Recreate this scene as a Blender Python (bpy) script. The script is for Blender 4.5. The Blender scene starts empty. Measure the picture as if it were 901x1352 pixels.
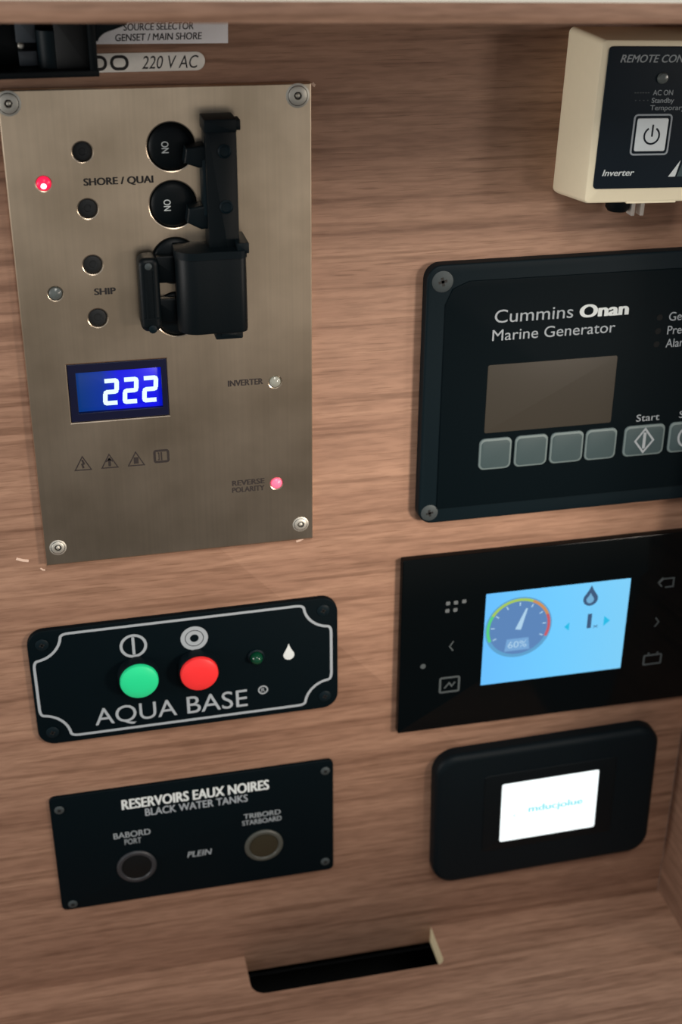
import bpy, bmesh, math, random
from mathutils import Vector, Matrix

# ------------------------------------------------------------------ camera, world, lights, exposure
S = bpy.context.scene
COL = S.collection
cam_d = bpy.data.cameras.new('camera')
cam = bpy.data.objects.new('camera', cam_d); COL.objects.link(cam)
right = Vector((0.97577069, -0.21869228, 0.00672692))
down = Vector((-0.09442717, -0.44865549, -0.88870229))
fwd = Vector((0.1973704, 0.86653444, -0.45843537))
m3 = Matrix((right, -down, -fwd)).transposed()
cam.matrix_world = Matrix.Translation((0.01145458, -0.57238516, 0.31398956)) @ m3.to_4x4()
cam_d.sensor_fit = 'AUTO'; cam_d.sensor_width = 36
cam_d.lens = 1792.4 * 36 / 1352
cam_d.clip_start = .01
cam_d.dof.use_dof = True; cam_d.dof.focus_distance = 0.60; cam_d.dof.aperture_fstop = 9
S.camera = cam

W = bpy.data.worlds.new('cabin_light'); S.world = W; W.use_nodes = True
wn = W.node_tree; wn.nodes.clear()
wo = wn.nodes.new('ShaderNodeOutputWorld'); wb = wn.nodes.new('ShaderNodeBackground')
wt = wn.nodes.new('ShaderNodeTexCoord'); ws = wn.nodes.new('ShaderNodeSeparateXYZ'); wr = wn.nodes.new('ShaderNodeValToRGB')
wm = wn.nodes.new('ShaderNodeMapRange'); wm.inputs[1].default_value = -1; wm.inputs[2].default_value = 1
wn.links.new(wt.outputs['Generated'], ws.inputs[0]); wn.links.new(ws.outputs['Z'], wm.inputs[0])
wn.links.new(wm.outputs[0], wr.inputs[0]); wn.links.new(wr.outputs[0], wb.inputs[0]); wn.links.new(wb.outputs[0], wo.inputs[0])
cr = wr.color_ramp
stops = ((0, (.10, .105, .11)), (.27, (.14, .14, .14)), (.33, (.20, .19, .18)), (.395, (.74, .69, .61)), (.50, (.42, .45, .48)), (1, (.46, .53, .60)))
cr.elements[0].position = 0; cr.elements[1].position = 1
for p, c in stops[1:-1]: cr.elements.new(p)
for el, (p, c) in zip(cr.elements, stops): el.position = p; el.color = c + (1,)
wb.inputs[1].default_value = .64


def area(name, loc, target, size, energy, color, sy=None):
    l = bpy.data.lights.new(name, 'AREA'); l.energy = energy; l.color = color
    l.shape = 'RECTANGLE'; l.size = size; l.size_y = sy or size
    o = bpy.data.objects.new(name, l); COL.objects.link(o); o.location = loc
    o.rotation_euler = (Vector(target) - Vector(loc)).to_track_quat('-Z', 'Y').to_euler()
    return o


sl = bpy.data.lights.new('reading_lamp', 'SPOT'); sl.energy = 15.6; sl.color = (1, .85, .71)
sl.spot_size = math.radians(34); sl.spot_blend = 1; sl.shadow_soft_size = .06
so = bpy.data.objects.new('reading_lamp', sl); COL.objects.link(so); so.location = (.54, -.54, .10)
so.rotation_euler = (Vector((.135, 0, -.012)) - so.location).to_track_quat('-Z', 'Y').to_euler()
area('cabin_lamp', (.75, -.42, .22), (.10, 0, .05), .08, .8, (1, .90, .80))
area('ceiling_lamp', (.16, -.92, .90), (.18, 0, -.05), .3, 5.6, (1, .95, .88))
area('left_fill', (-.70, -.20, .12), (.2, 0, .1), .22, 2.6, (1, .96, .92))  # added fill from the left, brightens the left-facing sides

VS = S.view_settings
S.display_settings.display_device = 'sRGB'
VS.view_transform = 'Standard'; VS.look = 'None'; VS.gamma = 1; VS.exposure = 0; VS.use_curve_mapping = False

# ------------------------------------------------------------------ materials
def s2l(c):
    return tuple((v / 12.92 if v <= .04045 else ((v + .055) / 1.055) ** 2.4) for v in [x / 255 for x in c])


def mat(name, rgb, rough=.5, metal=0., emit=None, es=0., spec=.5, bump=0., bscale=900., var=0., alpha=1., trans=0., coat=0.):
    m = bpy.data.materials.new(name); m.use_nodes = True
    nt = m.node_tree; b = nt.nodes['Principled BSDF']
    c = s2l(rgb) + (1,)
    b.inputs['Base Color'].default_value = c
    b.inputs['Roughness'].default_value = rough; b.inputs['Metallic'].default_value = metal
    b.inputs['Specular IOR Level'].default_value = spec
    b.inputs['Transmission Weight'].default_value = trans
    b.inputs['Coat Weight'].default_value = coat
    if emit:
        b.inputs['Emission Color'].default_value = s2l(emit) + (1,); b.inputs['Emission Strength'].default_value = es
    tc = nt.nodes.new('ShaderNodeTexCoord')
    if bump or var:
        n = nt.nodes.new('ShaderNodeTexNoise'); n.inputs['Scale'].default_value = bscale; n.inputs['Detail'].default_value = 3
        nt.links.new(tc.outputs['Object'], n.inputs['Vector'])
        if bump:
            bn = nt.nodes.new('ShaderNodeBump'); bn.inputs['Strength'].default_value = bump; bn.inputs['Distance'].default_value = .0003
            nt.links.new(n.outputs[0], bn.inputs['Height']); nt.links.new(bn.outputs[0], b.inputs['Normal'])
        if var:
            mx = nt.nodes.new('ShaderNodeMix'); mx.data_type = 'RGBA'
            mx.inputs[6].default_value = tuple(v * (1 - var) for v in c[:3]) + (1,)
            mx.inputs[7].default_value = tuple(min(1, v * (1 + var)) for v in c[:3]) + (1,)
            nt.links.new(n.outputs[0], mx.inputs[0]); nt.links.new(mx.outputs[2], b.inputs['Base Color'])
    return m


def wood(name, along='X', gain=1.0):
    m = bpy.data.materials.new(name); m.use_nodes = True
    nt = m.node_tree; b = nt.nodes['Principled BSDF']; N = nt.nodes.new; L = nt.links.new
    tc = N('ShaderNodeTexCoord')

    def noise(a, c, detail=3, seed=0., dist=0.):
        mp = N('ShaderNodeMapping')
        mp.inputs['Scale'].default_value = (a, c, c) if along == 'X' else (c, a, c)
        mp.inputs['Location'].default_value = (seed, seed * 1.7, seed * .6)
        mp.inputs['Rotation'].default_value = (0, math.radians(.4), 0)
        n = N('ShaderNodeTexNoise'); n.inputs['Scale'].default_value = 1; n.inputs['Detail'].default_value = detail
        n.inputs['Distortion'].default_value = dist
        L(tc.outputs['Object'], mp.inputs[0]); L(mp.outputs[0], n.inputs['Vector'])
        return n.outputs[0]

    def ramp(src, p0, p1, c0, c1):
        r = N('ShaderNodeValToRGB'); r.color_ramp.elements[0].position = p0; r.color_ramp.elements[1].position = p1
        r.color_ramp.elements[0].color = c0 + (1,); r.color_ramp.elements[1].color = c1 + (1,)
        L(src, r.inputs[0]); return r.outputs[0]

    def mul(a, c, f=1.):
        x = N('ShaderNodeMix'); x.data_type = 'RGBA'; x.blend_type = 'MULTIPLY'; x.inputs[0].default_value = f
        L(a, x.inputs[6]); L(c, x.inputs[7]); return x.outputs[2]
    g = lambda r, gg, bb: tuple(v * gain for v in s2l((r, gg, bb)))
    base = ramp(noise(6, 90, 4, 0, .4), .34, .66, g(146, 111, 91), g(171, 134, 111))
    streak = ramp(noise(9, 320, 3, 3.1, .2), .33, .47, (.72, .69, .67), (1, 1, 1))
    fine = ramp(noise(70, 520, 3, 7.7), .38, .58, (.85, .84, .83), (1.02, 1.02, 1.02))
    pores = ramp(noise(55, 1500, 2, 11.3), .30, .40, (.76, .73, .70), (1, 1, 1))
    col = mul(mul(mul(base, streak), fine), pores)
    L(col, b.inputs['Base Color'])
    b.inputs['Roughness'].default_value = .55; b.inputs['Specular IOR Level'].default_value = .3
    bp = N('ShaderNodeBump'); bp.inputs['Strength'].default_value = .15; bp.inputs['Distance'].default_value = .0002
    L(noise(60, 900, 3, 7.7), bp.inputs['Height']); L(bp.outputs[0], b.inputs['Normal'])
    return m


def steel_mat(name, rgb, rough=.42, streak=.12):
    m = bpy.data.materials.new(name); m.use_nodes = True
    nt = m.node_tree; b = nt.nodes['Principled BSDF']; N = nt.nodes.new; L = nt.links.new
    tc = N('ShaderNodeTexCoord')
    mp = N('ShaderNodeMapping'); mp.inputs['Scale'].default_value = (700, 700, 8)
    n = N('ShaderNodeTexNoise'); n.inputs['Scale'].default_value = 1; n.inputs['Detail'].default_value = 3
    L(tc.outputs['Object'], mp.inputs[0]); L(mp.outputs[0], n.inputs['Vector'])
    n2 = N('ShaderNodeTexNoise'); n2.inputs['Scale'].default_value = 22; n2.inputs['Detail'].default_value = 4
    L(tc.outputs['Object'], n2.inputs['Vector'])
    c = s2l(rgb)
    mx = N('ShaderNodeMix'); mx.data_type = 'RGBA'
    mx.inputs[6].default_value = tuple(v * (1 - streak) for v in c) + (1,); mx.inputs[7].default_value = tuple(v * (1 + streak) for v in c) + (1,)
    L(n.outputs[0], mx.inputs[0])
    mx2 = N('ShaderNodeMix'); mx2.data_type = 'RGBA'; mx2.blend_type = 'MULTIPLY'; mx2.inputs[0].default_value = 1
    r = N('ShaderNodeValToRGB'); r.color_ramp.elements[0].position = .35; r.color_ramp.elements[1].position = .65
    r.color_ramp.elements[0].color = (.70, .69, .67, 1); r.color_ramp.elements[1].color = (1, 1, 1, 1)
    L(n2.outputs[0], r.inputs[0]); L(mx.outputs[2], mx2.inputs[6]); L(r.outputs[0], mx2.inputs[7])
    L(mx2.outputs[2], b.inputs['Base Color'])
    b.inputs['Metallic'].default_value = 1; b.inputs['Roughness'].default_value = rough
    b.inputs['Anisotropic'].default_value = .4
    return m


M = {}
M['wood'] = wood('walnut_laminate')
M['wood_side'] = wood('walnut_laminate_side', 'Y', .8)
M['raw'] = mat('raw_plywood_edge', (246, 230, 188), .8, bump=.3, var=.1)
M['shelf_top'] = mat('cream_worktop', (250, 240, 222), .5, var=.03, bscale=60)
M['steel'] = steel_mat('brushed_steel', (222, 203, 180), .29, .09)
M['screw'] = mat('screw_steel', (205, 202, 192), .5, .75, var=.05)
M['screw_dark'] = mat('dark_screw_steel', (66, 74, 76), .6, .4, var=.08)
M['socket'] = mat('screw_socket', (20, 20, 20), .5)
M['plug'] = mat('black_rubber_plug', (16, 20, 22), .6, bump=.2)
M['black'] = mat('black_plastic', (4, 12, 16), .45, spec=.18, bump=.12, bscale=1500)
M['black_soft'] = mat('black_satin_plastic', (5, 16, 21), .5, spec=.15, bump=.15, bscale=2000)
M['charcoal'] = mat('charcoal_plastic', (8, 23, 29), .5, spec=.14, bump=.1)
M['gloss'] = mat('black_glass', (4, 8, 10), .1, spec=.16)
M['engraved'] = mat('black_engraved_laminate', (2, 13, 18), .55, spec=.08, bump=.1, bscale=2500)
M['selector_grey'] = mat('slate_plastic', (66, 74, 82), .45, var=.1)
M['white_ink'] = mat('white_print', (215, 222, 222), .6)
M['grey_ink'] = mat('grey_print', (150, 158, 162), .6)
M['silver_ink'] = mat('silver_engraving', (160, 168, 174), .5)
M['dim_ink'] = mat('dim_print', (96, 102, 104), .6)
M['faint_ink'] = mat('faint_print', (72, 80, 82), .6)
M['black_ink'] = mat('black_print', (30, 26, 25), .7)
M['brown_ink'] = mat('worn_black_print', (38, 30, 28), .7)
M['label_white'] = mat('white_label_film', (252, 250, 252), .5, var=.03)
M['label_silver'] = mat('silver_label_film', (240, 234, 224), .4, .3, var=.05)
M['cream'] = mat('cream_plastic', (250, 238, 206), .5, var=.02, bscale=300)
M['inv_face'] = mat('blue_black_membrane', (12, 26, 36), .55, spec=.2, bump=.1)
M['button_white'] = mat('white_button', (226, 234, 236), .45)
M['led_off'] = mat('grey_lens', (92, 98, 96), .25)
M['led_clear'] = mat('clear_lens', (150, 152, 142), .15)
M['led_red'] = mat('lit_red_lens', (215, 30, 70), .25, emit=(255, 30, 80), es=.9)
M['led_core'] = mat('lit_led_core', (255, 200, 210), .3, emit=(255, 205, 215), es=2.2)
M['led_pink'] = mat('lit_pink_lens', (240, 120, 150), .3, emit=(255, 90, 130), es=.55)
M['led_green'] = mat('dark_green_lens', (6, 62, 40), .12)
M['key'] = mat('grey_key', (62, 79, 82), .5, spec=.3, bump=.1)
M['key_edge'] = mat('light_key_edge', (104, 120, 121), .5)
M['lcd'] = mat('grey_brown_lcd', (61, 57, 50), .4, spec=.2, var=.05, bscale=2500)
M['green'] = mat('green_button', (36, 222, 150), .38, bump=.05)
M['red'] = mat('red_button', (246, 52, 54), .33, bump=.05)
M['olive'] = mat('olive_lens', (44, 42, 30), .2)
M['dark_lens'] = mat('dark_lens', (11, 15, 17), .4, spec=.2)
M['ring'] = mat('dull_ring', (68, 70, 64), .45)
M['ring_dark'] = mat('dark_ring', (44, 46, 50), .45)
M['clear'] = mat('clear_plastic', (225, 218, 210), .25, trans=.4)
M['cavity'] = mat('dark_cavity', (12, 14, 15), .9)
M['chip'] = mat('chipped_laminate', (226, 196, 176), .8)


def emis(name, rgb, st):
    return mat(name, (4, 4, 4), .3, emit=rgb, es=st)


M['white_screen'] = emis('white_screen', (246, 255, 255), 1.35)
M['cyan_px'] = emis('cyan_pixels', (120, 228, 240), .9)
M['digit'] = emis('meter_digits', (225, 255, 255), 1.15)
M['dial'] = emis('gauge_dial', (98, 142, 198), .85)
M['dial_rim'] = emis('gauge_rim', (98, 168, 214), .9)
M['dial_box'] = emis('gauge_box', (122, 172, 222), .9)
M['needle'] = emis('gauge_needle', (178, 214, 240), .95)
M['arc_g'] = emis('gauge_arc_green', (92, 214, 130), .9)
M['arc_y'] = emis('gauge_arc_yellow', (172, 208, 96), .9)
M['arc_o'] = emis('gauge_arc_orange', (214, 150, 92), .9)
M['arc_r'] = emis('gauge_arc_red', (206, 96, 106), .9)
M['icon_dark'] = emis('screen_icon_dark', (66, 98, 136), .8)
M['icon_mid'] = emis('screen_icon_mid', (120, 180, 220), .9)
M['arrow'] = emis('screen_arrow', (40, 196, 240), .9)

# lit blue screens: the panels themselves glow unevenly (backlight)
def screen_mat(name, stops, axis='X', scale=1., off=0.):
    m = bpy.data.materials.new(name); m.use_nodes = True
    nt = m.node_tree; b = nt.nodes['Principled BSDF']; N = nt.nodes.new; L = nt.links.new
    tc = N('ShaderNodeTexCoord'); sp = N('ShaderNodeSeparateXYZ'); L(tc.outputs['Generated'], sp.inputs[0])
    r = N('ShaderNodeValToRGB'); els = r.color_ramp.elements
    els[0].position = stops[0][0]; els[0].color = s2l(stops[0][1]) + (1,)
    els[1].position = stops[-1][0]; els[1].color = s2l(stops[-1][1]) + (1,)
    for p, c in stops[1:-1]:
        q = els.new(p); q.color = s2l(c) + (1,)
    L(sp.outputs[axis], r.inputs[0]); L(r.outputs[0], b.inputs['Emission Color'])
    b.inputs['Emission Strength'].default_value = scale; b.inputs['Base Color'].default_value = (.004, .004, .006, 1)
    b.inputs['Roughness'].default_value = .25
    return m


M['meter_lcd'] = screen_mat('blue_meter_backlight', [(0, (4, 52, 118)), (.3, (2, 48, 150)), (.5, (2, 8, 226)), (.9, (4, 4, 236)), (1, (4, 20, 180))])
M['tank_lcd'] = screen_mat('blue_screen_backlight', [(0, (104, 192, 255)), (.5, (112, 204, 255)), (1, (124, 206, 248))])
M['meter_bezel'] = mat('dark_blue_bezel', (6, 10, 44), .3)

# ------------------------------------------------------------------ mesh helpers; panel frame in mm: x along, z up, d out of the panel
class B:
    """collects geometry for ONE mesh object"""
    def __init__(s):
        s.v = []; s.f = []; s.mi = []; s.mats = []; s.cur = 0

    def use(s, m):
        if m not in s.mats: s.mats.append(m)
        s.cur = s.mats.index(m); return s

    def add(s, vs, fs):
        o = len(s.v); s.v += vs
        for f in fs: s.f.append([i + o for i in f]); s.mi.append(s.cur)
        return s


def circ(cx, cz, r, n=40, a0=0., a1=2 * math.pi):
    full = abs(a1 - a0 - 2 * math.pi) < 1e-6
    k = n if full else n + 1
    return [(cx + r * math.cos(a0 + (a1 - a0) * i / n), cz + r * math.sin(a0 + (a1 - a0) * i / n)) for i in range(k)]


def rrect(x0, x1, z0, z1, r=1., n=6):
    if r <= 0: return [(x0, z0), (x1, z0), (x1, z1), (x0, z1)]
    o = []
    for cx, cz, a in ((x1 - r, z0 + r, -90), (x1 - r, z1 - r, 0), (x0 + r, z1 - r, 90), (x0 + r, z0 + r, 180)):
        for i in range(n + 1):
            t = math.radians(a + 90 * i / n); o.append((cx + r * math.cos(t), cz + r * math.sin(t)))
    return o


def inset(pl, d):
    n = len(pl); o = []
    for i in range(n):
        p = Vector(pl[i - 1]); q = Vector(pl[i]); r = Vector(pl[(i + 1) % n])
        a = (q - p); b = (r - q)
        if a.length < 1e-9 or b.length < 1e-9: o.append(tuple(q)); continue
        a.normalize(); b.normalize()
        na = Vector((-a.y, a.x)); nb = Vector((-b.y, b.x)); nn = na + nb
        if nn.length < 1e-6: o.append(tuple(q)); continue
        k = d / max(.35, (1 + na.dot(nb)) / 2) / 2
        o.append((q.x + nn.x * k, q.y + nn.y * k))
    return o


def loft(b, rings, cap0=True, cap1=True):
    n = len(rings[0]); vs = [v for r in rings for v in r]; fs = []
    for k in range(len(rings) - 1):
        for i in range(n):
            j = (i + 1) % n; fs.append([k * n + i, k * n + j, (k + 1) * n + j, (k + 1) * n + i])
    if cap0: fs.append(list(range(n))[::-1])
    if cap1: fs.append([(len(rings) - 1) * n + i for i in range(n)])
    b.add(vs, fs)


def prism(b, pl, d0, d1, bev=0., seg=3, back=True):
    """plate with a rounded front edge; pl counter-clockwise (x,z)"""
    R = [[(x, z, d0) for x, z in pl]]
    if bev > 0:
        R.append([(x, z, d1 - bev) for x, z in pl])
        for i in range(1, seg + 1):
            t = math.pi / 2 * i / seg
            R.append([(x, z, d1 - bev + bev * math.sin(t)) for x, z in inset(pl, bev * (1 - math.cos(t)))])
    else:
        R.append([(x, z, d1) for x, z in pl])
    loft(b, R, back)


def lathe(b, cx, cz, prof, n=48, cap=True):
    loft(b, [[(x, z, d) for x, z in circ(cx, cz, max(r, 1e-4), n)] for r, d in prof], False, cap)


def annulus(b, cx, cz, r0, r1, d0, d1, n=48, a0=0, a1=360):
    full = abs(a1 - a0) >= 360
    o = circ(cx, cz, r1, n, math.radians(a0), math.radians(a1)); i = circ(cx, cz, r0, n, math.radians(a0), math.radians(a1))
    k = len(o); vs = [(x, z, d1) for x, z in o] + [(x, z, d1) for x, z in i] + [(x, z, d0) for x, z in o] + [(x, z, d0) for x, z in i]
    fs = []
    for q in range(k if full else k - 1):
        w = (q + 1) % k
        fs += [[q, w, k + w, k + q], [2 * k + q, 2 * k + w, w, q], [k + q, k + w, 3 * k + w, 3 * k + q]]
    b.add(vs, fs)


def stroke(b, pts, w, d0, d1, closed=False):
    n = len(pts); Lp = []; Rp = []
    for i in range(n):
        q = Vector(pts[i])
        p = Vector(pts[i - 1]) if (i > 0 or closed) else None
        r = Vector(pts[(i + 1) % n]) if (i < n - 1 or closed) else None
        ds = [(q - p).normalized()] if p is not None else []
        if r is not None: ds.append((r - q).normalized())
        t = sum(ds, Vector((0, 0)))
        t = t.normalized() if t.length > 1e-6 else ds[0]
        nn = Vector((-t.y, t.x)); c = max(.5, abs(nn.dot(Vector((-ds[0].y, ds[0].x)))))
        Lp.append(q + nn * (w / 2 / c)); Rp.append(q - nn * (w / 2 / c))
    vs = [(p.x, p.y, d1) for p in Lp] + [(p.x, p.y, d1) for p in Rp] + [(p.x, p.y, d0) for p in Lp] + [(p.x, p.y, d0) for p in Rp]
    fs = []
    for i in range(n if closed else n - 1):
        j = (i + 1) % n
        fs += [[i, n + i, n + j, j], [i, j, 2 * n + j, 2 * n + i], [n + j, n + i, 3 * n + i, 3 * n + j]]
    if not closed:
        fs += [[0, 2 * n, 3 * n, n], [n - 1, 2 * n - 1, 4 * n - 1, 3 * n - 1]]
    b.add(vs, fs)


def box(b, x0, x1, z0, z1, d0, d1, bev=.3):
    prism(b, rrect(x0, x1, z0, z1, min(bev, .49 * min(x1 - x0, z1 - z0)), 3), d0, d1, bev, 2)


ORG = {}


def link(name, me, parent=None, mats=()):
    o = bpy.data.objects.new(name, me); COL.objects.link(o)
    for m in mats: me.materials.append(m)
    if parent: o.parent = parent
    return o


def origin_of(parent):
    q = parent; v = Vector((0, 0, 0))
    while q is not None: v += Vector(ORG.get(q.name, (0, 0, 0))); q = q.parent
    return v


def out(b, name, parent=None, m=None, org=(0, 0, 0), angle=35, flat=False):
    """link the collected geometry as one object; verts (x,z,d) mm -> world metres, relative to the parent's origin"""
    if m is not None and not b.mats: b.mats = [m]
    oo = origin_of(parent) + Vector(org)
    vs = [((x - oo.x) / 1000, -(d - oo.z) / 1000, (z - oo.y) / 1000) for x, z, d in b.v]
    me = bpy.data.meshes.new(name); me.from_pydata(vs, [], b.f)
    bm = bmesh.new(); bm.from_mesh(me); bmesh.ops.remove_doubles(bm, verts=bm.verts, dist=1e-7)
    bmesh.ops.recalc_face_normals(bm, faces=bm.faces)
    bm.to_mesh(me); bm.free()
    if len(me.polygons) == len(b.mi):
        me.polygons.foreach_set('material_index', b.mi)
    me.polygons.foreach_set('use_smooth', [not flat] * len(me.polygons))
    if not flat: me.set_sharp_from_angle(angle=math.radians(angle))
    o = link(name, me, parent, b.mats)
    if org != (0, 0, 0):
        o.location = (org[0] / 1000, -org[2] / 1000, org[1] / 1000); ORG[o.name] = org
    return o


def thing(name, label, cat, org, rot=0, group=None):
    o = bpy.data.objects.new(name, None); COL.objects.link(o); o.empty_display_size = .02
    o.location = (org[0] / 1000, -org[2] / 1000, org[1] / 1000)
    o.rotation_euler = (0, -math.radians(rot), 0)          # + rot = anticlockwise seen from the front
    ORG[o.name] = org
    return tag(o, label, cat, group)


def tag(o, label, cat, group=None):
    o['label'] = label; o['category'] = cat
    if group: o['group'] = group
    return o


def struct(o):
    o['kind'] = 'structure'; return o


DG = None
def glyphs(s, shear=0., bold=0., space=1., track=1.):
    c = bpy.data.curves.new('lettering', 'FONT'); c.body = s; c.shear = shear; c.offset = bold; c.space_character = track
    c.resolution_u = 4; c.extrude = 0; c.fill_mode = 'FRONT'
    o = bpy.data.objects.new('lettering', c); COL.objects.link(o)
    dg = bpy.context.evaluated_depsgraph_get()
    me = bpy.data.meshes.new_from_object(o.evaluated_get(dg))
    vs = [v.co.copy() for v in me.vertices]; fs = [list(p.vertices) for p in me.polygons]
    bpy.data.objects.remove(o); bpy.data.curves.remove(c); bpy.data.meshes.remove(me)
    return vs, fs


def text(b, s, x0, x1, z0, z1, d, shear=0., bold=0., ref='H', rot=0, track=1., th=.05):
    """letters whose outline spans x0..x1 with the cap height z0..z1 (baseline z0)"""
    vs, fs = glyphs(s, shear, 0, track=track); hv, _ = glyphs(ref)
    if bold > 0:                                        # heavier strokes: slightly shifted copies of the outline
        n = len(vs); steps = [k / 2 for k in (-2, -1, 0, 1, 2)]
        vs2 = []; fs2 = []
        for q, k in enumerate(steps):
            for v in vs: vs2.append(Vector((v.x + k * bold * 1.4, v.y + (.35 * bold if q % 2 else -.35 * bold), 0.004 * q)))
            fs2 += [[i + q * n for i in f] for f in fs]
        vs, fs = vs2, fs2
    h0 = min(v.y for v in hv); h1 = max(v.y for v in hv)
    a = min(v.x for v in vs); c = max(v.x for v in vs)
    P = []
    if rot == -90:      # reads downwards: x0..x1 is the letters' height, z1 -> z0 the run
        for v in vs: P.append((x0 + (v.y - h0) / (h1 - h0) * (x1 - x0), z1 - (v.x - a) / (c - a) * (z1 - z0), d + th + v.z))
    else:
        for v in vs: P.append((x0 + (v.x - a) / (c - a) * (x1 - x0), z0 + (v.y - h0) / (h1 - h0) * (z1 - z0), d + th + v.z))
    b.add(P, fs); return b


def words(parent, m, s, *a, **k):
    """one printed line = one mesh"""
    b = B().use(M[m]); text(b, s, *a, **k); return out(b, 'lettering', parent)


def icon(parent, m, *strokes, d=4.2, name='touch_icon'):
    b = B().use(M[m])
    for pts, w, closed in strokes: stroke(b, pts, w, d, d + .05, closed)
    return out(b, name, parent)


def curve_plate(outer, holes, d0, d1, bev):
    """flat plate with real holes and bevelled edges -> (verts, faces)"""
    c = bpy.data.curves.new('plate', 'CURVE'); c.dimensions = '2D'; c.fill_mode = 'BOTH'
    c.extrude = (d1 - d0) / 2 - bev; c.bevel_depth = bev; c.bevel_resolution = 1; c.offset = -bev
    for pl in [outer] + holes:
        s = c.splines.new('POLY'); s.points.add(len(pl) - 1); s.use_cyclic_u = True
        for p, (x, z) in zip(s.points, pl): p.co = (x, z, 0, 1)
    o = bpy.data.objects.new('plate', c); COL.objects.link(o)
    dg = bpy.context.evaluated_depsgraph_get()
    me = bpy.data.meshes.new_from_object(o.evaluated_get(dg)); mid = (d0 + d1) / 2
    vs = [(v.co.x, v.co.y, v.co.z + mid) for v in me.vertices]; fs = [list(p.vertices) for p in me.polygons]
    bpy.data.objects.remove(o); bpy.data.curves.remove(c); bpy.data.meshes.remove(me)
    return vs, fs


# ------------------------------------------------------------------ the setting: recess of walnut boards
b = B(); box(b, -160, 342, -282, 258, -12, 0, .2); wall = struct(out(b, 'wall_back', m=M['wood']))
b = B()
for x0, z0, x1, z1, w in ((-13.5, 3.2, -8, 1.4, 1.3), (119.5, -2.6, 123.4, -1.0, 1.1), (128.2, 213.6, 129.4, 212.4, 1.2), (-3, -3.2, -1, -4.4, .7)):
    stroke(b, [(x0, z0), ((x0 + x1) / 2, (z0 + z1) / 2 - .3), (x1, z1)], w, 0, .15)
out(b, 'chip_mark', wall, M['chip'])
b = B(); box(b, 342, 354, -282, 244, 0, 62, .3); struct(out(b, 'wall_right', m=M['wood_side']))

# lower shelf with the finger notch cut in its back edge (plan outline in x,d extruded in z)
r = 8
plan = [(-160, 0), (87, 0)]
plan += [(87 + r - r * math.cos(t * math.pi / 12), 29.3 - r + r * math.sin(t * math.pi / 12)) for t in range(0, 7)]
plan += [(198 - 4 + 4 * math.sin(t * math.pi / 12), 29.3 - 4 + 4 * math.cos(t * math.pi / 12)) for t in range(0, 7)]
plan += [(198, 0), (342, 0), (342, 175), (-160, 175)]
n = len(plan)
b = B().use(M['wood'])
top = [(x, -270, d) for x, d in plan]; bot = [(x, -282, d) for x, d in plan]
b.add(top + bot, [list(range(n)), list(range(n, 2 * n))[::-1]])
b.use(M['raw'])
b.add(top + bot, [[i, (i + 1) % n, n + (i + 1) % n, n + i] for i in range(n)])
o = out(b, 'shelf_board', angle=30)
tag(o, 'walnut shelf board along the bottom with a dark finger notch in its back edge', 'shelf')
# closed box added beneath the shelf board to block light; near-black inside
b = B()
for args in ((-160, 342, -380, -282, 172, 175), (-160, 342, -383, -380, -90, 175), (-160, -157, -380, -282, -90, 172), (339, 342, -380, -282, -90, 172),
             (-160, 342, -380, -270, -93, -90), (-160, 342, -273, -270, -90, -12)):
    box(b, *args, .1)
struct(out(b, 'light_block_1', m=M['cavity']))

# overhead shelf: walnut front edge, cream worktop; slightly out of level
LD, LZ = 110, 251.6
SH = thing('shelf', 'walnut fronted shelf edge across the top with a bright cream worktop', 'shelf', (114, LZ, 0), rot=-1.33)
b = B(); box(b, -300, 400, LZ, LZ + 6.85, 0, LD, .4); out(b, 'board', SH, M['wood'])
b = B(); box(b, -300, 400, LZ + 6.85, LZ + 7.15, 0, LD - .5, .1); out(b, 'worktop', SH, M['shelf_top'])

# ------------------------------------------------------------------ small shared builders
def hex_screw(parent, x, z, d, r=4.2, ring=5.3):
    b = B().use(M['screw'])
    lathe(b, x, z, [(ring, d - .2), (ring, d + .1), (r + .25, d + .35)], cap=False)
    lathe(b, x, z, [(r, d - .1), (r, d + .45), (r * .9, d + .7), (1.7, d + .8), (1.6, d + .2)], cap=False)
    b.use(M['socket']); lathe(b, x, z, [(r + .25, d + .3), (r, d + .3)], cap=False)
    lathe(b, x, z, [(1.7, d + .15), (.9, d + .15)], 6, cap=False)
    b.use(M['screw']); lathe(b, x, z, [(1.0, d + .15), (.7, d + .5), (.2, d + .7)], 16)  # small steel pin shaped as the highlight in the socket
    return out(b, 'screw', parent)


def cross_screw(parent, x, z, d, r, m, name='screw', deep=.35, a=12):
    b = B().use(m); lathe(b, x, z, [(r, d), (r, d + .3), (r * .85, d + .6), (r * .3, d + .75)], 36)
    b.use(M['socket'])
    for k in (0, 90):
        t = math.radians(a + k); c, s_ = math.cos(t) * r * .42, math.sin(t) * r * .42
        stroke(b, [(x - c, z - s_), (x + c, z + s_)], r * .26, d + .5, d + .8)
    return out(b, name, parent)


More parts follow.
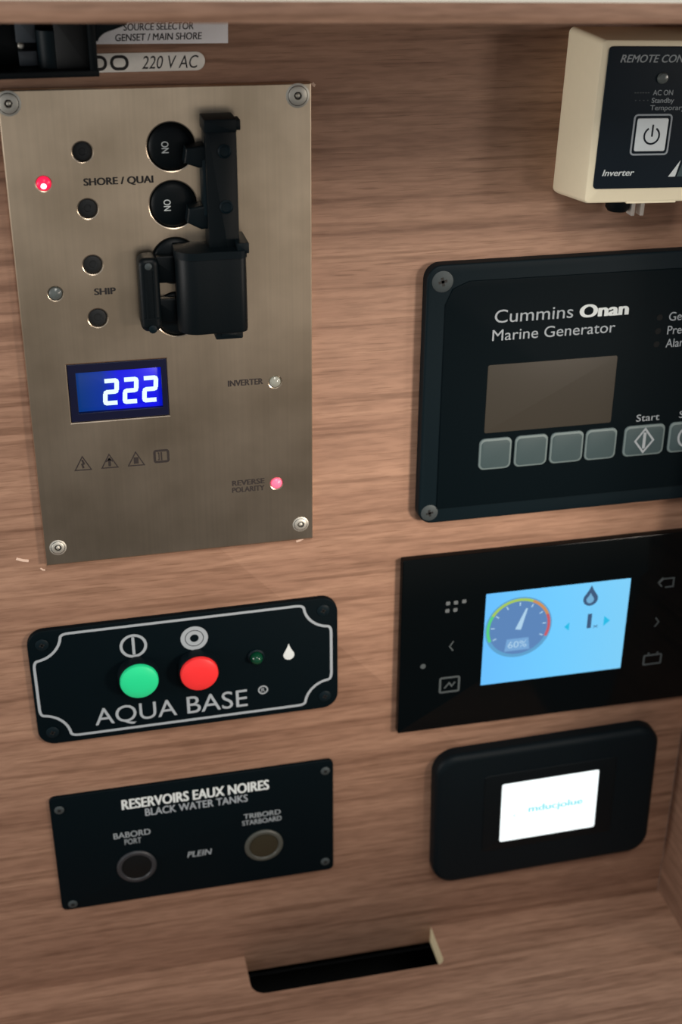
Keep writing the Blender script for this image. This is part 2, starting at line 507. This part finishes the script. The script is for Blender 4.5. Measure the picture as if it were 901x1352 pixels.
# ------------------------------------------------------------------ 1. stainless shore/ship selector panel
P1 = thing('control_panel', 'brushed stainless steel power panel with black breaker interlock and blue 222 voltmeter', 'control panel', (63.5, 0, 0))
FD = 4.0
small = [(31.6, 190.0), (32.0, 166.6), (32.2, 142.6), (32.6, 119.0)]
big = [(67.8, 190.6), (67.5, 166.6), (67.2, 142.4), (67.0, 118.4)]
leds = [(15, 177.8, 2.9), (15.6, 131, 2.9), (109.7, 83.2, 2.7), (109.6, 31.8, 2.7)]
holes = [circ(x, z, 4.0, 32) for x, z in small] + [circ(x, z, 9.9, 56) for x, z in big] + [circ(x, z, q, 28) for x, z, q in leds]
holes.append([(17.4, 71.0), (61.0, 71.0), (61.0, 98.2), (17.4, 98.4)])
holes = [h[::-1] for h in holes]
b = B(); vs, fs = curve_plate([(0, -.3), (127, .3), (127, 214.4), (0, 215.4)], holes, 0, FD, .6)
b.add(vs, fs); out(b, 'plate', P1, M['steel'], flat=True)
for x, z in ((4.2, 210.2), (121.2, 209.4), (6.0, 9.0), (121.0, 8.8)):
    hex_screw(P1, x, z, FD - .05, *((3.9, 5.0) if z > 100 else (3.0, 3.9)))
for x, z in small:
    b = B(); lathe(b, x, z, [(4.05, .2), (4.05, FD - 1.3), (3.2, FD - .9), (1.6, FD - .9), (1.4, FD - 1.2)], 32); out(b, 'blanking_plug', P1, M['plug'])
for i, (x, z) in enumerate(big):
    b = B(); lathe(b, x, z, [(9.8, .2), (9.8, FD - 1.2), (9.2, FD - .4), (7.5, FD + .4), (4.5, FD + .95), (1.5, FD + 1.15)], 56)
    o = out(b, 'breaker_knob', P1, M['black'])
    if i < 2:
        b = B(); text(b, 'ON', x - 4.1, x - 1.2, z - 2.2, z + 2.6, FD + 1.25, bold=.012, rot=-90); out(b, 'lettering', o, M['white_ink'])
for (x, z, q), m, nm in zip(leds, ('led_red', 'led_off', 'led_clear', 'led_pink'), range(4)):
    b = B().use(M[m]); lathe(b, x, z, [(q, .2), (q, FD - .6), (q * .9, FD + .3), (q * .55, FD + 1.0), (.3, FD + 1.25)], 32)
    if nm == 0:
        b.use(M['led_core']); lathe(b, x - .1, z - .7, [(1.3, FD + .8), (1.1, FD + 1.3), (.3, FD + 1.45)], 20)
    o = out(b, 'indicator_light', P1)
    o['label'] = ('lit red indicator light', 'unlit grey indicator light', 'unlit clear indicator light', 'lit pink indicator light')[nm]
# voltmeter
vm = B(); vs, fs = curve_plate([(17.5, 71.1), (60.9, 71.1), (60.9, 98.1), (17.5, 98.3)], [[(21, 75), (21, 94.2), (58.4, 94.2), (58.4, 75)]], .3, FD - .4, .2)
vm.add(vs, fs); VM = out(vm, 'voltmeter', P1, M['meter_bezel'], flat=True)
b = B(); box(b, 20.6, 58.8, 74.6, 94.8, .3, 1.6, .05); out(b, 'screen', VM, M['meter_lcd'])
def two(b, x, z, w, h, d, t=2.0, k=.7):
    """seven-segment 2 with small gaps, leaning slightly right"""
    def sh(px, pz): return (px + (pz - z) * .07, pz)
    segs = [((x + .6, z + h - t / 2), (x + w - t / 2 - .3, z + h - t / 2)), ((x + w - t / 2, z + h - t / 2 - .5), (x + w - t / 2, z + h / 2 + .7)),
            ((x + w - t / 2 - .4, z + h / 2), (x + t / 2 + .4, z + h / 2)), ((x + t / 2, z + h / 2 - .7), (x + t / 2, z + t / 2 + .5)), ((x + t / 2 + .3, z + t / 2), (x + w - .6, z + t / 2))]
    for p, q in segs: stroke(b, [sh(*p), sh(*q)], t, d, d + .1)
    for px, pz in ((x + w - t * .62, z + h - t * .62), (x + w - t * .62, z + h / 2 + .25), (x + t * .62, z + h / 2 - .25), (x + t * .62, z + t * .62)):
        lathe(b, *sh(px, pz), [(t * .52, d + .1)], 16)
for x in (31.9, 40.6, 49.3):
    b = B(); two(b, x, 77.2, 7.0, 12.6, 1.6); out(b, 'digit', VM, M['digit'])
words(P1, 'black_ink', 'SHORE / QUAI', 31, 59.8, 176.3, 179.2, FD, bold=.035); words(P1, 'black_ink', 'SHIP', 31.8, 41.1, 129.4, 132.2, FD, bold=.035)
words(P1, 'brown_ink', 'INVERTER', 88.0, 104.2, 82.7, 85.5, FD, bold=.035)
words(P1, 'brown_ink', 'REVERSE', 88.4, 103.9, 32.6, 35.2, FD, bold=.03); words(P1, 'brown_ink', 'POLARITY', 88.3, 103.8, 29.0, 31.6, FD, bold=.03)
for i, cx in enumerate((20.7, 32.7, 44.7)):
    b = B()
    stroke(b, [(cx - 3.6, 47.6), (cx + 3.6, 47.5), (cx, 54.2)], .55, FD, FD + .05, True)
    stroke(b, [[(cx - .2, 52.6), (cx + .5, 50.6), (cx - .3, 50.3), (cx + .2, 48.4)], [(cx, 52.5), (cx, 48.3)], [(cx, 51.6), (cx, 48.4)]][i], (.9, 1.2, 2.2)[i], FD, FD + .06)
    if i == 1: stroke(b, [(cx - 1.6, 50.6), (cx, 51.8), (cx + 1.6, 50.6)], .7, FD, FD + .06)
    out(b, 'warning_symbol', P1, M['brown_ink'])
b = B()
stroke(b, rrect(53.2, 59.4, 48.3, 53.9, .8, 3), 1.1, FD, FD + .05, True); stroke(b, [(56.3, 49), (56.3, 53.2)], .7, FD, FD + .05)
stroke(b, [(54.6, 49.4), (55.2, 49.4), (55.2, 52.8), (54.6, 52.8)], .5, FD, FD + .05)
out(b, 'manual_symbol', P1, M['brown_ink'])
# breaker interlock: slotted rail, sliding cover, finger handle
IL = B(); box(IL, 80.6, 93.6, 118, 202.6, FD, 15.2, .8)
IL = out(IL, 'breaker_interlock', P1, M['black'])
b = B(); box(b, 80.0, 93.4, 198.2, 203.6, FD, 17.4, .5); box(b, 91, 95.0, 199, 203.2, FD + 6, 17.2, .4); out(b, 'end_cap', IL, M['black_soft'])
b = B(); box(b, 79.2, 83.2, 163, 187, FD, 13.0, 1.0); out(b, 'guide_rib', IL, M['charcoal'])
for z in (190.4, 167.5):
    b = B(); lathe(b, 88.4, z, [(2.9, 15), (2.9, 15.7), (2.3, 16.1)], 32, cap=False); lathe(b, 88.4, z, [(2.3, 16.1), (2.0, 15.6), (.5, 15.5)], 32)
    out(b, 'pin', IL, M['charcoal'])
for z, dz in ((189.2, 0), (164.5, -1)):
    b = B(); prism(b, [(72.0, z - 3.8), (78, z - 6.0 + dz), (86, z - 5.6 + dz), (86, z + 3.0), (80, z + 3.2), (73.0, z + 2.4)], FD + .3, 12.5, 1.2)
    out(b, 'toggle_arm', IL, M['black_soft'])
# sliding cover: cross-section in (x,d), swept along z
prof = [(66.5, FD), (65.9, 14)] + [(65.9 + 8.5 - 8.5 * math.cos(t * math.pi / 16), 14 + 8.0 * math.sin(t * math.pi / 16)) for t in range(1, 9)]
prof += [(80, 21.6), (88, 21.8)] + [(95.6 - 3 + 3 * math.sin(t * math.pi / 12), 19 + 3 * math.cos(t * math.pi / 12)) for t in range(0, 7)] + [(95.8, FD)]
def sec(z, k=0.): return [(80.8 + (x - 80.8) * (1 - k), z, FD + (d - FD) * (1 - k * 1.2)) for x, d in prof]
b = B(); loft(b, [sec(114.2, .05), sec(114.6, .015), sec(116, 0), sec(146.6, 0), sec(147.4, .012), sec(147.8, .05)])
CV = out(b, 'sliding_cover', IL, M['black'], angle=30)
# part two levels deep only: collar and tongue belong to the interlock
b = B(); loft(b, [sec(147.2, -.02), sec(150.4, -.02)]); box(b, 91.6, 96.6, 149, 153.6, FD, 21.8, .5); out(b, 'collar', IL, M['black_soft'])
b = B(); box(b, 81.5, 93.5, 110.6, 116, FD, 19.0, .8); box(b, 84, 91, 112, 114, 18, 19.6, .4); out(b, 'tongue', IL, M['black_soft'])
b = B()
hp = rrect(50.3, 59.2, 114.8, 147.4, 3.2, 6)
prism(b, hp, FD + 2.5, 15.5, 2.4, 4)
stroke(b, [(53.0, 142), (53.0, 121)], .7, 15, 15.8); stroke(b, [(56.6, 142), (56.6, 121)], .7, 15, 15.8)
stroke(b, [(51.6, 121), (58, 121)], .7, 15, 15.7)
out(b, 'handle', IL, M['black'])
b = B(); lathe(b, 55, 116.4, [(1.8, 14), (1.8, 16), (1.0, 16.4)], 24); out(b, 'pin', IL, M['charcoal'])
b = B(); lathe(b, 54.6, 144.0, [(1.6, 14.6), (1.5, 15.9), (.6, 16.3)], 24); out(b, 'pin', IL, M['screw_dark'])
b = B(); box(b, 56, 70, 134, 146, FD + .6, 8.5, 1.0); box(b, 57, 70, 116, 127, FD + .6, 8.0, 1.0); out(b, 'link_bar', IL, M['black'])

# ------------------------------------------------------------------ 2. source selector switch, top left, and the two labels
P2 = thing('selector_switch', 'black box shaped source selector switch tucked under the shelf edge, top left', 'switch', (0, 222, 0))
b = B()
box(b, -40, 40.0, 222.0, 224.6, 0, 20, .5); box(b, 36.6, 39.6, 224, 246, 0, 20, .5); box(b, -40, 40, 242.5, 246, 0, 20, .5); box(b, -40, -36, 224, 243, 0, 20, .5)
box(b, -38, 38, 223, 244, 0, 3, .2)
out(b, 'housing', P2, M['black'])
b = B(); arm = [(39, 246), (39, 235.5)] + [(39.5 + 7 - 6.5 * math.cos(t * math.pi / 12), 233.4 + 5.2 * math.sin(t * math.pi / 12)) for t in range(1, 6)] + [(48, 239.4), (51.5, 240.6), (52.5, 242), (52.5, 246)]
prism(b, arm, 4, 19, .8); out(b, 'bracket_arm', P2, M['black_soft'])
b = B(); box(b, 9.5, 17.2, 233.6, 243.5, 3, 9, .5); out(b, 'lever', P2, M['selector_grey'])
b = B(); box(b, 10.0, 17.2, 224.9, 230.6, 3, 9, .5); out(b, 'lever', P2, M['selector_grey'])
b = B(); lathe(b, 11.2, 232.6, [(1.2, 3), (1.2, 9), (.6, 9.6)], 20); out(b, 'screw', P2, M['screw'])
# cylinder barrel standing upright inside the housing
b = B(); loft(b, [[(22.5 + 5.2 * math.cos(2 * math.pi * i / 40), z, 10 + 5.2 * math.sin(2 * math.pi * i / 40)) for i in range(40)] for z in (223.5, 238.6)])
out(b, 'barrel', P2, M['charcoal'])
b = B(); box(b, 24, 36.8, 224, 243, 3, 15.5, .8); out(b, 'switch_body', P2, M['plug'])

P3 = thing('label_plate', 'white printed label reading source selector genset main shore beneath the shelf', 'label', (67, 230.7, 0))
b = B(); prism(b, [(36, 231.3), (93.3, 230.3), (93.7, 245), (36, 246)], 0, .35, .1); out(b, 'plate', P3, M['label_white'])
words(P3, 'black_ink', 'SOURCE SELECTOR', 51.6, 79.5, 236.1, 238.7, .35, shear=.12, bold=.014)
words(P3, 'black_ink', 'GENSET / MAIN SHORE', 48.1, 82.8, 232.2, 234.8, .35, shear=.12, bold=.014)
P4 = thing('label_plate', 'silver round ended 220 V AC label just above the steel panel', 'label', (60, 220.5, 0), rot=-.4)
b = B(); prism(b, rrect(20, 83.6, 220.2, 227.6, 3.6, 8), 0, .5, .2); out(b, 'plate', P4, M['label_silver'])
for x0, x1 in ((36.6, 44.2), (45.4, 52.8)): icon(P4, 'black_ink', (rrect(x0 + .6, x1 - .6, 221.5, 226.2, 2.2, 6), 1.2, True), d=.5, name='symbol')
words(P4, 'black_ink', '220 V AC', 58, 81, 221.3, 226.2, .5, shear=.25)

# ------------------------------------------------------------------ 3. inverter remote control
P5 = thing('inverter_remote', 'cream plastic inverter remote box with black face and white power button', 'remote control', (270, 197.5, 0), rot=-1.6)
b = B()
def ring(x0, x1, z0, z1, r, d): return [(x, z, d) for x, z in rrect(x0, x1, z0, z1, r, 6)]
loft(b, [ring(239.2, 300.8, 161.8, 232.6, 2.5, 0), ring(239.2, 300.8, 161.8, 232.6, 2.5, 3), ring(242.0, 298, 163.9, 231.4, 2.2, 28.4), ring(242.5, 297.5, 164.3, 231.0, 2.0, 29.5), ring(243.4, 296.6, 165.1, 230.2, 1.6, 30)])
out(b, 'housing', P5, M['cream'])
b = B(); prism(b, rrect(245.2, 294.8, 170.4, 228.9, 1.8), 29.8, 30.6, .3); FP = out(b, 'face_plate', P5, M['inv_face'])
b = B(); lathe(b, 270.4, 216.3, [(2.4, 30.6), (2.4, 31), (1.9, 31.8), (.5, 32.2)], 32); out(b, 'indicator_light', P5, M['led_off'])
words(P5, 'grey_ink', 'REMOTE CONTROL', 250.6, 290.0, 222.6, 225.6, 30.6, shear=.25, bold=.012)
words(P5, 'grey_ink', 'AC ON', 267.0, 276.0, 209.4, 211.5, 30.6, bold=.008); words(P5, 'grey_ink', 'Standby', 266.8, 277.0, 206.3, 208.3, 30.6, bold=.008)
words(P5, 'grey_ink', 'Temporary off', 266.6, 287.2, 203.3, 205.3, 30.6, bold=.004)
icon(P5, 'faint_ink', *[([(258.6 + k * 1.2, 210.4), (259.4 + k * 1.2, 210.4)], .35, False) for k in range(6)], d=30.6, name='dash_mark')
icon(P5, 'faint_ink', *[([(259.4 + k * 1.8, 207.3), (259.9 + k * 1.8, 207.3)], .35, False) for k in range(4)], d=30.6, name='dash_mark')
words(P5, 'white_ink', 'Inverter', 248.6, 263.2, 176.0, 178.6, 30.6, shear=.22, bold=.014)
b = B().use(M['white_ink']); prism(b, [(279.2, 175.2), (282.4, 175.2), (284.0, 182.2)], 30.6, 30.66); b.use(M['key']); prism(b, [(283.2, 175.2), (288, 175.2), (285.0, 181.0)], 30.6, 30.66)
out(b, 'emblem', P5)
b = B().use(M['silver_ink']); stroke(b, rrect(260.2, 277.0, 184.9, 201.4, 1.4, 4), .7, 30.6, 30.9, True)
b.use(M['button_white']); prism(b, rrect(261.6, 275.6, 186.3, 200.0, .8, 4), 30.4, 31.2, .25)
PB = out(b, 'power_button', P5)
b = B(); annulus(b, 268.7, 192.8, 3.0, 3.8, 31.2, 31.25, 40, 120, 420); stroke(b, [(268.8, 192.4), (268.8, 197.4)], .8, 31.2, 31.26); out(b, 'power_symbol', PB, M['inv_face'])
b = B(); loft(b, [[(266.4 + 5.4 * k * math.cos(2 * math.pi * i / 40), z, 11 + 5.4 * k * math.sin(2 * math.pi * i / 40)) for i in range(40)] for z, k in ((166, 1), (157.4, 1), (155.8, .8))])
out(b, 'cable_plug', P5, M['black'])
b = B()
for x in (272.0, 276.4):
    box(b, x - .9, x + .9, 154.4, 166, 11, 16, .3)
box(b, 271.4, 277.2, 161, 166, 10.5, 11.5, .2); out(b, 'cable_clip', P5, M['clear'])
b = B(); box(b, 262, 285, 163.6, 165.0, 26, 29.6, .2); out(b, 'latch_slot', P5, M['cream'])

# ------------------------------------------------------------------ 4. generator control display
P6 = thing('generator_display', 'black marine generator control panel with blank brown screen and grey keys', 'control panel', (259, 3, 0))
b = B(); prism(b, rrect(179.2, 338, 3.0, 133.8, 7.5, 8), 0, 6, 1.2); out(b, 'bezel', P6, M['charcoal'])
ch = 11
b = B(); prism(b, [(188.2, 11), (329, 11), (329, 114), (329 - ch, 125.6), (188.2 + ch, 125.8), (191.5, 122.5), (188.2, 115)], 5.8, 6.6, .4); out(b, 'face_plate', P6, M['engraved'])
for x, z in ((186.6, 126.2), (184.8, 9.2), (331, 126.2), (332, 9.2)): cross_screw(P6, x, z, 5.9, 5.0 if z > 50 else 4.3, M['screw_dark'])
D = 6.6
words(P6, 'silver_ink', 'Cummins', 212.2, 250.6, 105.0, 111.2, D); words(P6, 'white_ink', 'Onan', 253.7, 278.4, 104.8, 110.8, D, bold=.035)
words(P6, 'silver_ink', 'Marine Generator', 211.6, 272.4, 96.3, 101.6, D)
for s_, x1, z in (('Generator', 324, 100.0), ('Preheat', 317.0, 93.2), ('Alarm', 312.2, 86.6)): words(P6, 'silver_ink', s_, 299.4, x1, z, z + 4.2, D)
words(P6, 'silver_ink', 'Start', 288.6, 300.8, 48.8, 52.4, D); words(P6, 'silver_ink', 'Stop', 311.4, 322.6, 48.8, 52.4, D)
for z in (102, 95.2, 88.6):
    b = B(); lathe(b, 294.6, z, [(1.6, D - .2), (1.5, D + .1)], 20); out(b, 'indicator_light', P6, M['dark_lens'])
b = B(); prism(b, rrect(210.4, 275.2, 49.6, 84.4, 1.0, 4), 6.3, 6.75, .1); out(b, 'screen', P6, M['lcd'])
def key(x0, x1, sym=None):
    b = B().use(M['key_edge']); prism(b, rrect(x0, x1, 30.4, 46.8, 2.8), 6.4, 7.5, .5)
    b.use(M['key']); prism(b, rrect(x0 + 1.0, x1 - 1.0, 31.4, 45.6, 2.2), 7.2, 7.62, .1)
    o = out(b, 'key', P6)
    if sym:
        b = B(); cx = (x0 + x1) / 2
        if sym == 'start':
            stroke(b, [(cx - 4.8, 38.6), (cx, 32.4), (cx + 4.8, 38.6), (cx, 45.0)], .95, 7.6, 7.7, True); stroke(b, [(cx, 34.4), (cx, 43)], 1.5, 7.6, 7.7)
        else:
            annulus(b, cx, 38.6, 4.9, 6.0, 7.6, 7.7)
        out(b, 'symbol', o, M['silver_ink'])
for x0, x1 in ((208.2, 224.6), (226.2, 243.1), (244.4, 261.6), (262.6, 279.0)): key(x0, x1)
key(282.9, 304.4, 'start'); key(306.7, 328.2, 'stop')

# ------------------------------------------------------------------ 5. tank monitor with blue gauge screen
P7 = thing('tank_monitor', 'glossy black touch panel with a lit blue screen showing a round gauge', 'display', (257, -123, 0))
b = B(); prism(b, rrect(172.7, 340.6, -123.2, -17.6, 1.0, 4), 0, 4.2, .4); out(b, 'glass_panel', P7, M['gloss'])
b = B(); prism(b, rrect(217.7, 297.3, -98.5, -42.2, .3, 3), 4.0, 4.3, .03); SC = out(b, 'screen', P7, M['tank_lcd'])
gx, gz = 236.6, -64.6
b = B().use(M['dial_rim']); lathe(b, gx, gz, [(18.4, 4.3), (18.4, 4.34)], 64)
b.use(M['dial']); lathe(b, gx, gz, [(16.4, 4.34), (16.4, 4.37)], 64)
for m, a0, a1 in (('arc_g', 150, 205), ('arc_y', 65, 150), ('arc_o', 22, 65), ('arc_r', -25, 22)):
    b.use(M[m]); annulus(b, gx, gz, 16.0, 17.6, 4.35, 4.4, 24, a0, a1)
b.use(M['needle'])
for k in range(9):
    a = math.radians(205 - k * 28.75); stroke(b, [(gx + 13.2 * math.cos(a), gz + 13.2 * math.sin(a)), (gx + 15.2 * math.cos(a), gz + 15.2 * math.sin(a))], .6, 4.37, 4.42)
prism(b, [(gx - 1.8, gz - 1.0), (gx + 1.4, gz - 1.6), (gx + 4.4, gz + 11.2), (gx + 3.4, gz + 11.2)], 4.37, 4.44)
b.use(M['dial_box']); prism(b, [(gx - 7.0, gz - 14.2), (gx + 7.0, gz - 14.2), (gx + 6, gz - 6.8), (gx - 6, gz - 6.8)], 4.37, 4.42)
b.use(M['needle']); text(b, '60%', gx - 5.2, gx + 5.2, gz - 12.4, gz - 8.4, 4.42)
out(b, 'gauge', SC)
def drop(cx, cz, w, h, n=24):
    r = w / 2; return [(cx + r * math.cos(t), cz + r * math.sin(t)) for t in [math.radians(150 + 240 * i / n) for i in range(n + 1)]] + [(cx + .18 * w, cz + h * .42), (cx, cz + h - r), (cx - .18 * w, cz + h * .42)]
b = B().use(M['icon_dark']); prism(b, drop(275.6, -52.2, 8.2, 12.4), 4.3, 4.36); b.use(M['icon_mid']); prism(b, drop(275.4, -52.6, 4.2, 6.2), 4.36, 4.4)
b.use(M['icon_dark']); text(b, '1', 275.0, 277.4, -70.2, -61.4, 4.32, bold=.01); text(b, 'x', 278.4, 281.6, -70.4, -68.0, 4.32)
b.use(M['arrow']); prism(b, [(262.2, -67.8), (265, -70.4), (265, -65.2)], 4.3, 4.36); prism(b, [(288, -66.9), (284.4, -63.8), (284.4, -70.0)], 4.3, 4.36)
out(b, 'screen_icon', SC)
b = B().use(M['dim_ink'])
for k, (x, z) in enumerate(((197.4, -45.2), (201.6, -45.2), (206, -45.0), (197.2, -49.6), (201.5, -49.6))): prism(b, rrect(x - 1.1, x + 1.1, z - 1.1, z + 1.1, .5, 3), 4.2, 4.25)
out(b, 'touch_icon', P7)
icon(P7, 'faint_ink', ([(201.4, -68.6), (199.4, -71.6), (201.4, -74.4)], .7, False)); icon(P7, 'faint_ink', ([(314.4, -68.8), (316.4, -71.6), (314.4, -74.4)], .7, False))
b = B(); lathe(b, 185.4, -82.0, [(1.5, 4.24)], 20); out(b, 'touch_icon', P7, M['faint_ink'])
icon(P7, 'faint_ink', (rrect(195.2, 205.6, -100, -91, .8, 3), 1.1, True), ([(197.6, -97.6), (200.2, -94.4), (201.6, -96.6), (203.4, -94.2)], .8, False))
icon(P7, 'faint_ink', ([(313.4, -47.5), (316, -45), (322, -45), (322, -50.2), (317.5, -50.2)], .8, False), ([(315.6, -44.2), (313.2, -47), (315.6, -49.6)], .7, False))
icon(P7, 'faint_ink', (rrect(310.6, 320.6, -98.4, -92.6, .5, 3), .9, True), ([(312.4, -91.4), (313.6, -91.4)], .9, False), ([(317.6, -91.4), (318.8, -91.4)], .9, False))

# ------------------------------------------------------------------ 6. controller with small white screen
P8 = thing('controller', 'black rounded controller with a small glowing white screen below the blue display', 'controller', (260, -184, 0), rot=1.1)
b = B(); prism(b, rrect(194.6, 325.4, -229.6, -139.6, 13, 10), 0, 9, 4.0, 5); out(b, 'bezel', P8, M['black_soft'])
b = B(); prism(b, rrect(222.5, 300, -209, -155.6, 2.0, 4), 8.8, 9.4, .4); out(b, 'face_plate', P8, M['black'])
b = B(); prism(b, rrect(232.8, 289.8, -203.6, -162.8, 1.2, 5), 9.2, 9.5, .05); SW = out(b, 'screen', P8, M['white_screen'])
words(SW, 'cyan_px', 'mducjolue', 249.0, 281.5, -185.2, -180.6, 9.5, bold=.02); words(SW, 'cyan_px', 'c', 240.2, 242.2, -187, -184.0, 9.5)

# ------------------------------------------------------------------ 7. pump panel with green and red buttons
P9 = thing('pump_panel', 'black engraved pump panel with one green and one red push button', 'control panel', (63.5, -68.6, 0), rot=.55)
b = B(); prism(b, rrect(-13.0, 140.0, -102.0, -35.4, 8.5, 8), 0, 3, .5); out(b, 'plate', P9, M['engraved'])
# border line with scooped corners
X0, X1, Z0, Z1, RC = -10.9, 136.6, -98.2, -38.2, 14.0
pts = []
for cx, cz, a0 in ((X0, Z1, 0), (X0, Z0, 90), (X1, Z0, 180), (X1, Z1, 270)):
    k = [math.radians(a0 - 4 - 82 * i / 10) for i in range(11)]
    arc = [(cx + RC * math.cos(t), cz + RC * math.sin(t)) for t in k]
    pts += ([(cx + (RC + 2.2) * math.cos(math.radians(a0)), cz + (RC + 2.2) * math.sin(math.radians(a0)))] + arc + [(cx + (RC + 2.2) * math.cos(math.radians(a0 - 90)), cz + (RC + 2.2) * math.sin(math.radians(a0 - 90)))])
for _ in range(2):
    q = []
    for i in range(len(pts)):
        a, c = Vector(pts[i]), Vector(pts[(i + 1) % len(pts)])
        if (a - c).length > 8: q += [tuple(a + (c - a).normalized() * 1.0), tuple(c - (c - a).normalized() * 1.0)]
        else: q += [tuple(a * .75 + c * .25), tuple(a * .25 + c * .75)]
    pts = q
b = B(); stroke(b, pts, 1.35, 3, 3.06, True); out(b, 'border_line', P9, M['silver_ink'])
for x, z in ((-6.0, -43.0), (132.6, -42.4), (133.0, -94.4), (-6.0, -94.6)): cross_screw(P9, x, z, 3.0, 3.2, M['charcoal'])
for x, z, m, nm in ((38.5, -66.3, 'green', 'green push button'), (68.2, -66.3, 'red', 'red push button')):
    b = B().use(M['black_soft']); lathe(b, x, z, [(10.2, 3), (10.2, 8.6), (9.9, 9.2), (9.5, 8.8)], 56, cap=False)
    PBt = out(b, 'push_button', P9); PBt['label'] = nm + ' in a black collar'
    b = B(); lathe(b, x, z, [(9.5, 8.2), (9.5, 10.0), (9.1, 10.8), (7.6, 11.5), (4.5, 12.0), (1.0, 12.15)], 56); out(b, 'cap', PBt, M[m])
b = B(); annulus(b, 37.4, -49.8, 5.3, 6.7, 3, 3.06); stroke(b, [(37.4, -54.8), (37.4, -44.8)], 1.4, 3, 3.06)
out(b, 'symbol', P9, M['silver_ink'])
b = B()
annulus(b, 67.4, -49.6, 2.2, 4.3, 3, 3.06); annulus(b, 67.4, -49.6, 4.7, 6.8, 3, 3.06)
out(b, 'symbol', P9, M['silver_ink'])
words(P9, 'silver_ink', 'AQUA', 15.4, 56.4, -94.0, -84.2, 3, bold=-.004); words(P9, 'silver_ink', 'BASE', 61.6, 92.6, -94.2, -84.0, 3, bold=-.004)
b = B().use(M['silver_ink']); annulus(b, 100.8, -85.6, 1.9, 2.6, 3, 3.05, 28); text(b, 'R', 99.9, 101.8, -86.8, -84.4, 3)
out(b, 'symbol', P9)
b = B().use(M['charcoal']); lathe(b, 97.8, -64.6, [(4.3, 3), (4.3, 4.0), (3.6, 4.6), (3.3, 4.2)], 36, cap=False)
b.use(M['led_green']); lathe(b, 97.8, -64.8, [(3.3, 3.2), (3.2, 5.2), (2.4, 7.0), (1.2, 7.8), (.2, 8.0)], 36)
out(b, 'indicator_light', P9)['label'] = 'dark green indicator light'
b = B(); prism(b, drop(114.6, -66.4, 5.6, 9.6), 3, 3.08); out(b, 'drop_symbol', P9, M['white_ink'])

# ------------------------------------------------------------------ 8. black water tank panel
P10 = thing('tank_indicator', 'plain black water tank indicator panel with two round unlit lamps', 'indicator panel', (63.5, -175, 0), rot=.4)
b = B(); prism(b, rrect(-11.3, 138.4, -213.0, -136.9, 3.2, 6), 0, 2, .4); out(b, 'plate', P10, M['engraved'])
for x, z in ((-6.6, -144.8), (134.0, -143.6), (133.6, -206.6), (-5.4, -209.2)): cross_screw(P10, x, z, 2.0, 2.5, M['screw_dark'], a=40)
words(P10, 'white_ink', 'RESERVOIRS EAUX NOIRES', 25.2, 103.4, -150.4, -144.2, 2, bold=.03)
words(P10, 'silver_ink', 'BLACK WATER TANKS', 37.0, 91.6, -156.6, -151.9, 2, bold=.014)
words(P10, 'grey_ink', 'BABORD', 19.5, 39, -169.2, -165.4, 2, bold=.012); words(P10, 'grey_ink', 'PORT', 25.0, 33.8, -174, -170.4, 2, bold=.006)
words(P10, 'grey_ink', 'TRIBORD', 89.0, 109.2, -168.4, -165.2, 2, bold=.012); words(P10, 'grey_ink', 'STARBOARD', 88.0, 109.6, -172.8, -169.6, 2, bold=.012)
words(P10, 'grey_ink', 'PLEIN', 57.5, 71.0, -189.1, -185.2, 2, shear=.2, bold=.012)
for x, z, rm, lm in ((30.2, -189.6, 'ring_dark', 'dark_lens'), (99.4, -188.2, 'ring', 'olive')):
    b = B().use(M[rm]); lathe(b, x, z, [(10.6, 2), (10.6, 2.6), (9.8, 3.2), (8.4, 3.2), (7.9, 2.6)], 56, cap=False)
    b.use(M[lm]); lathe(b, x, z, [(7.9, 2.4), (7.8, 2.8), (4, 3.3), (.5, 3.4)], 48)
    out(b, 'indicator_lamp', P10)
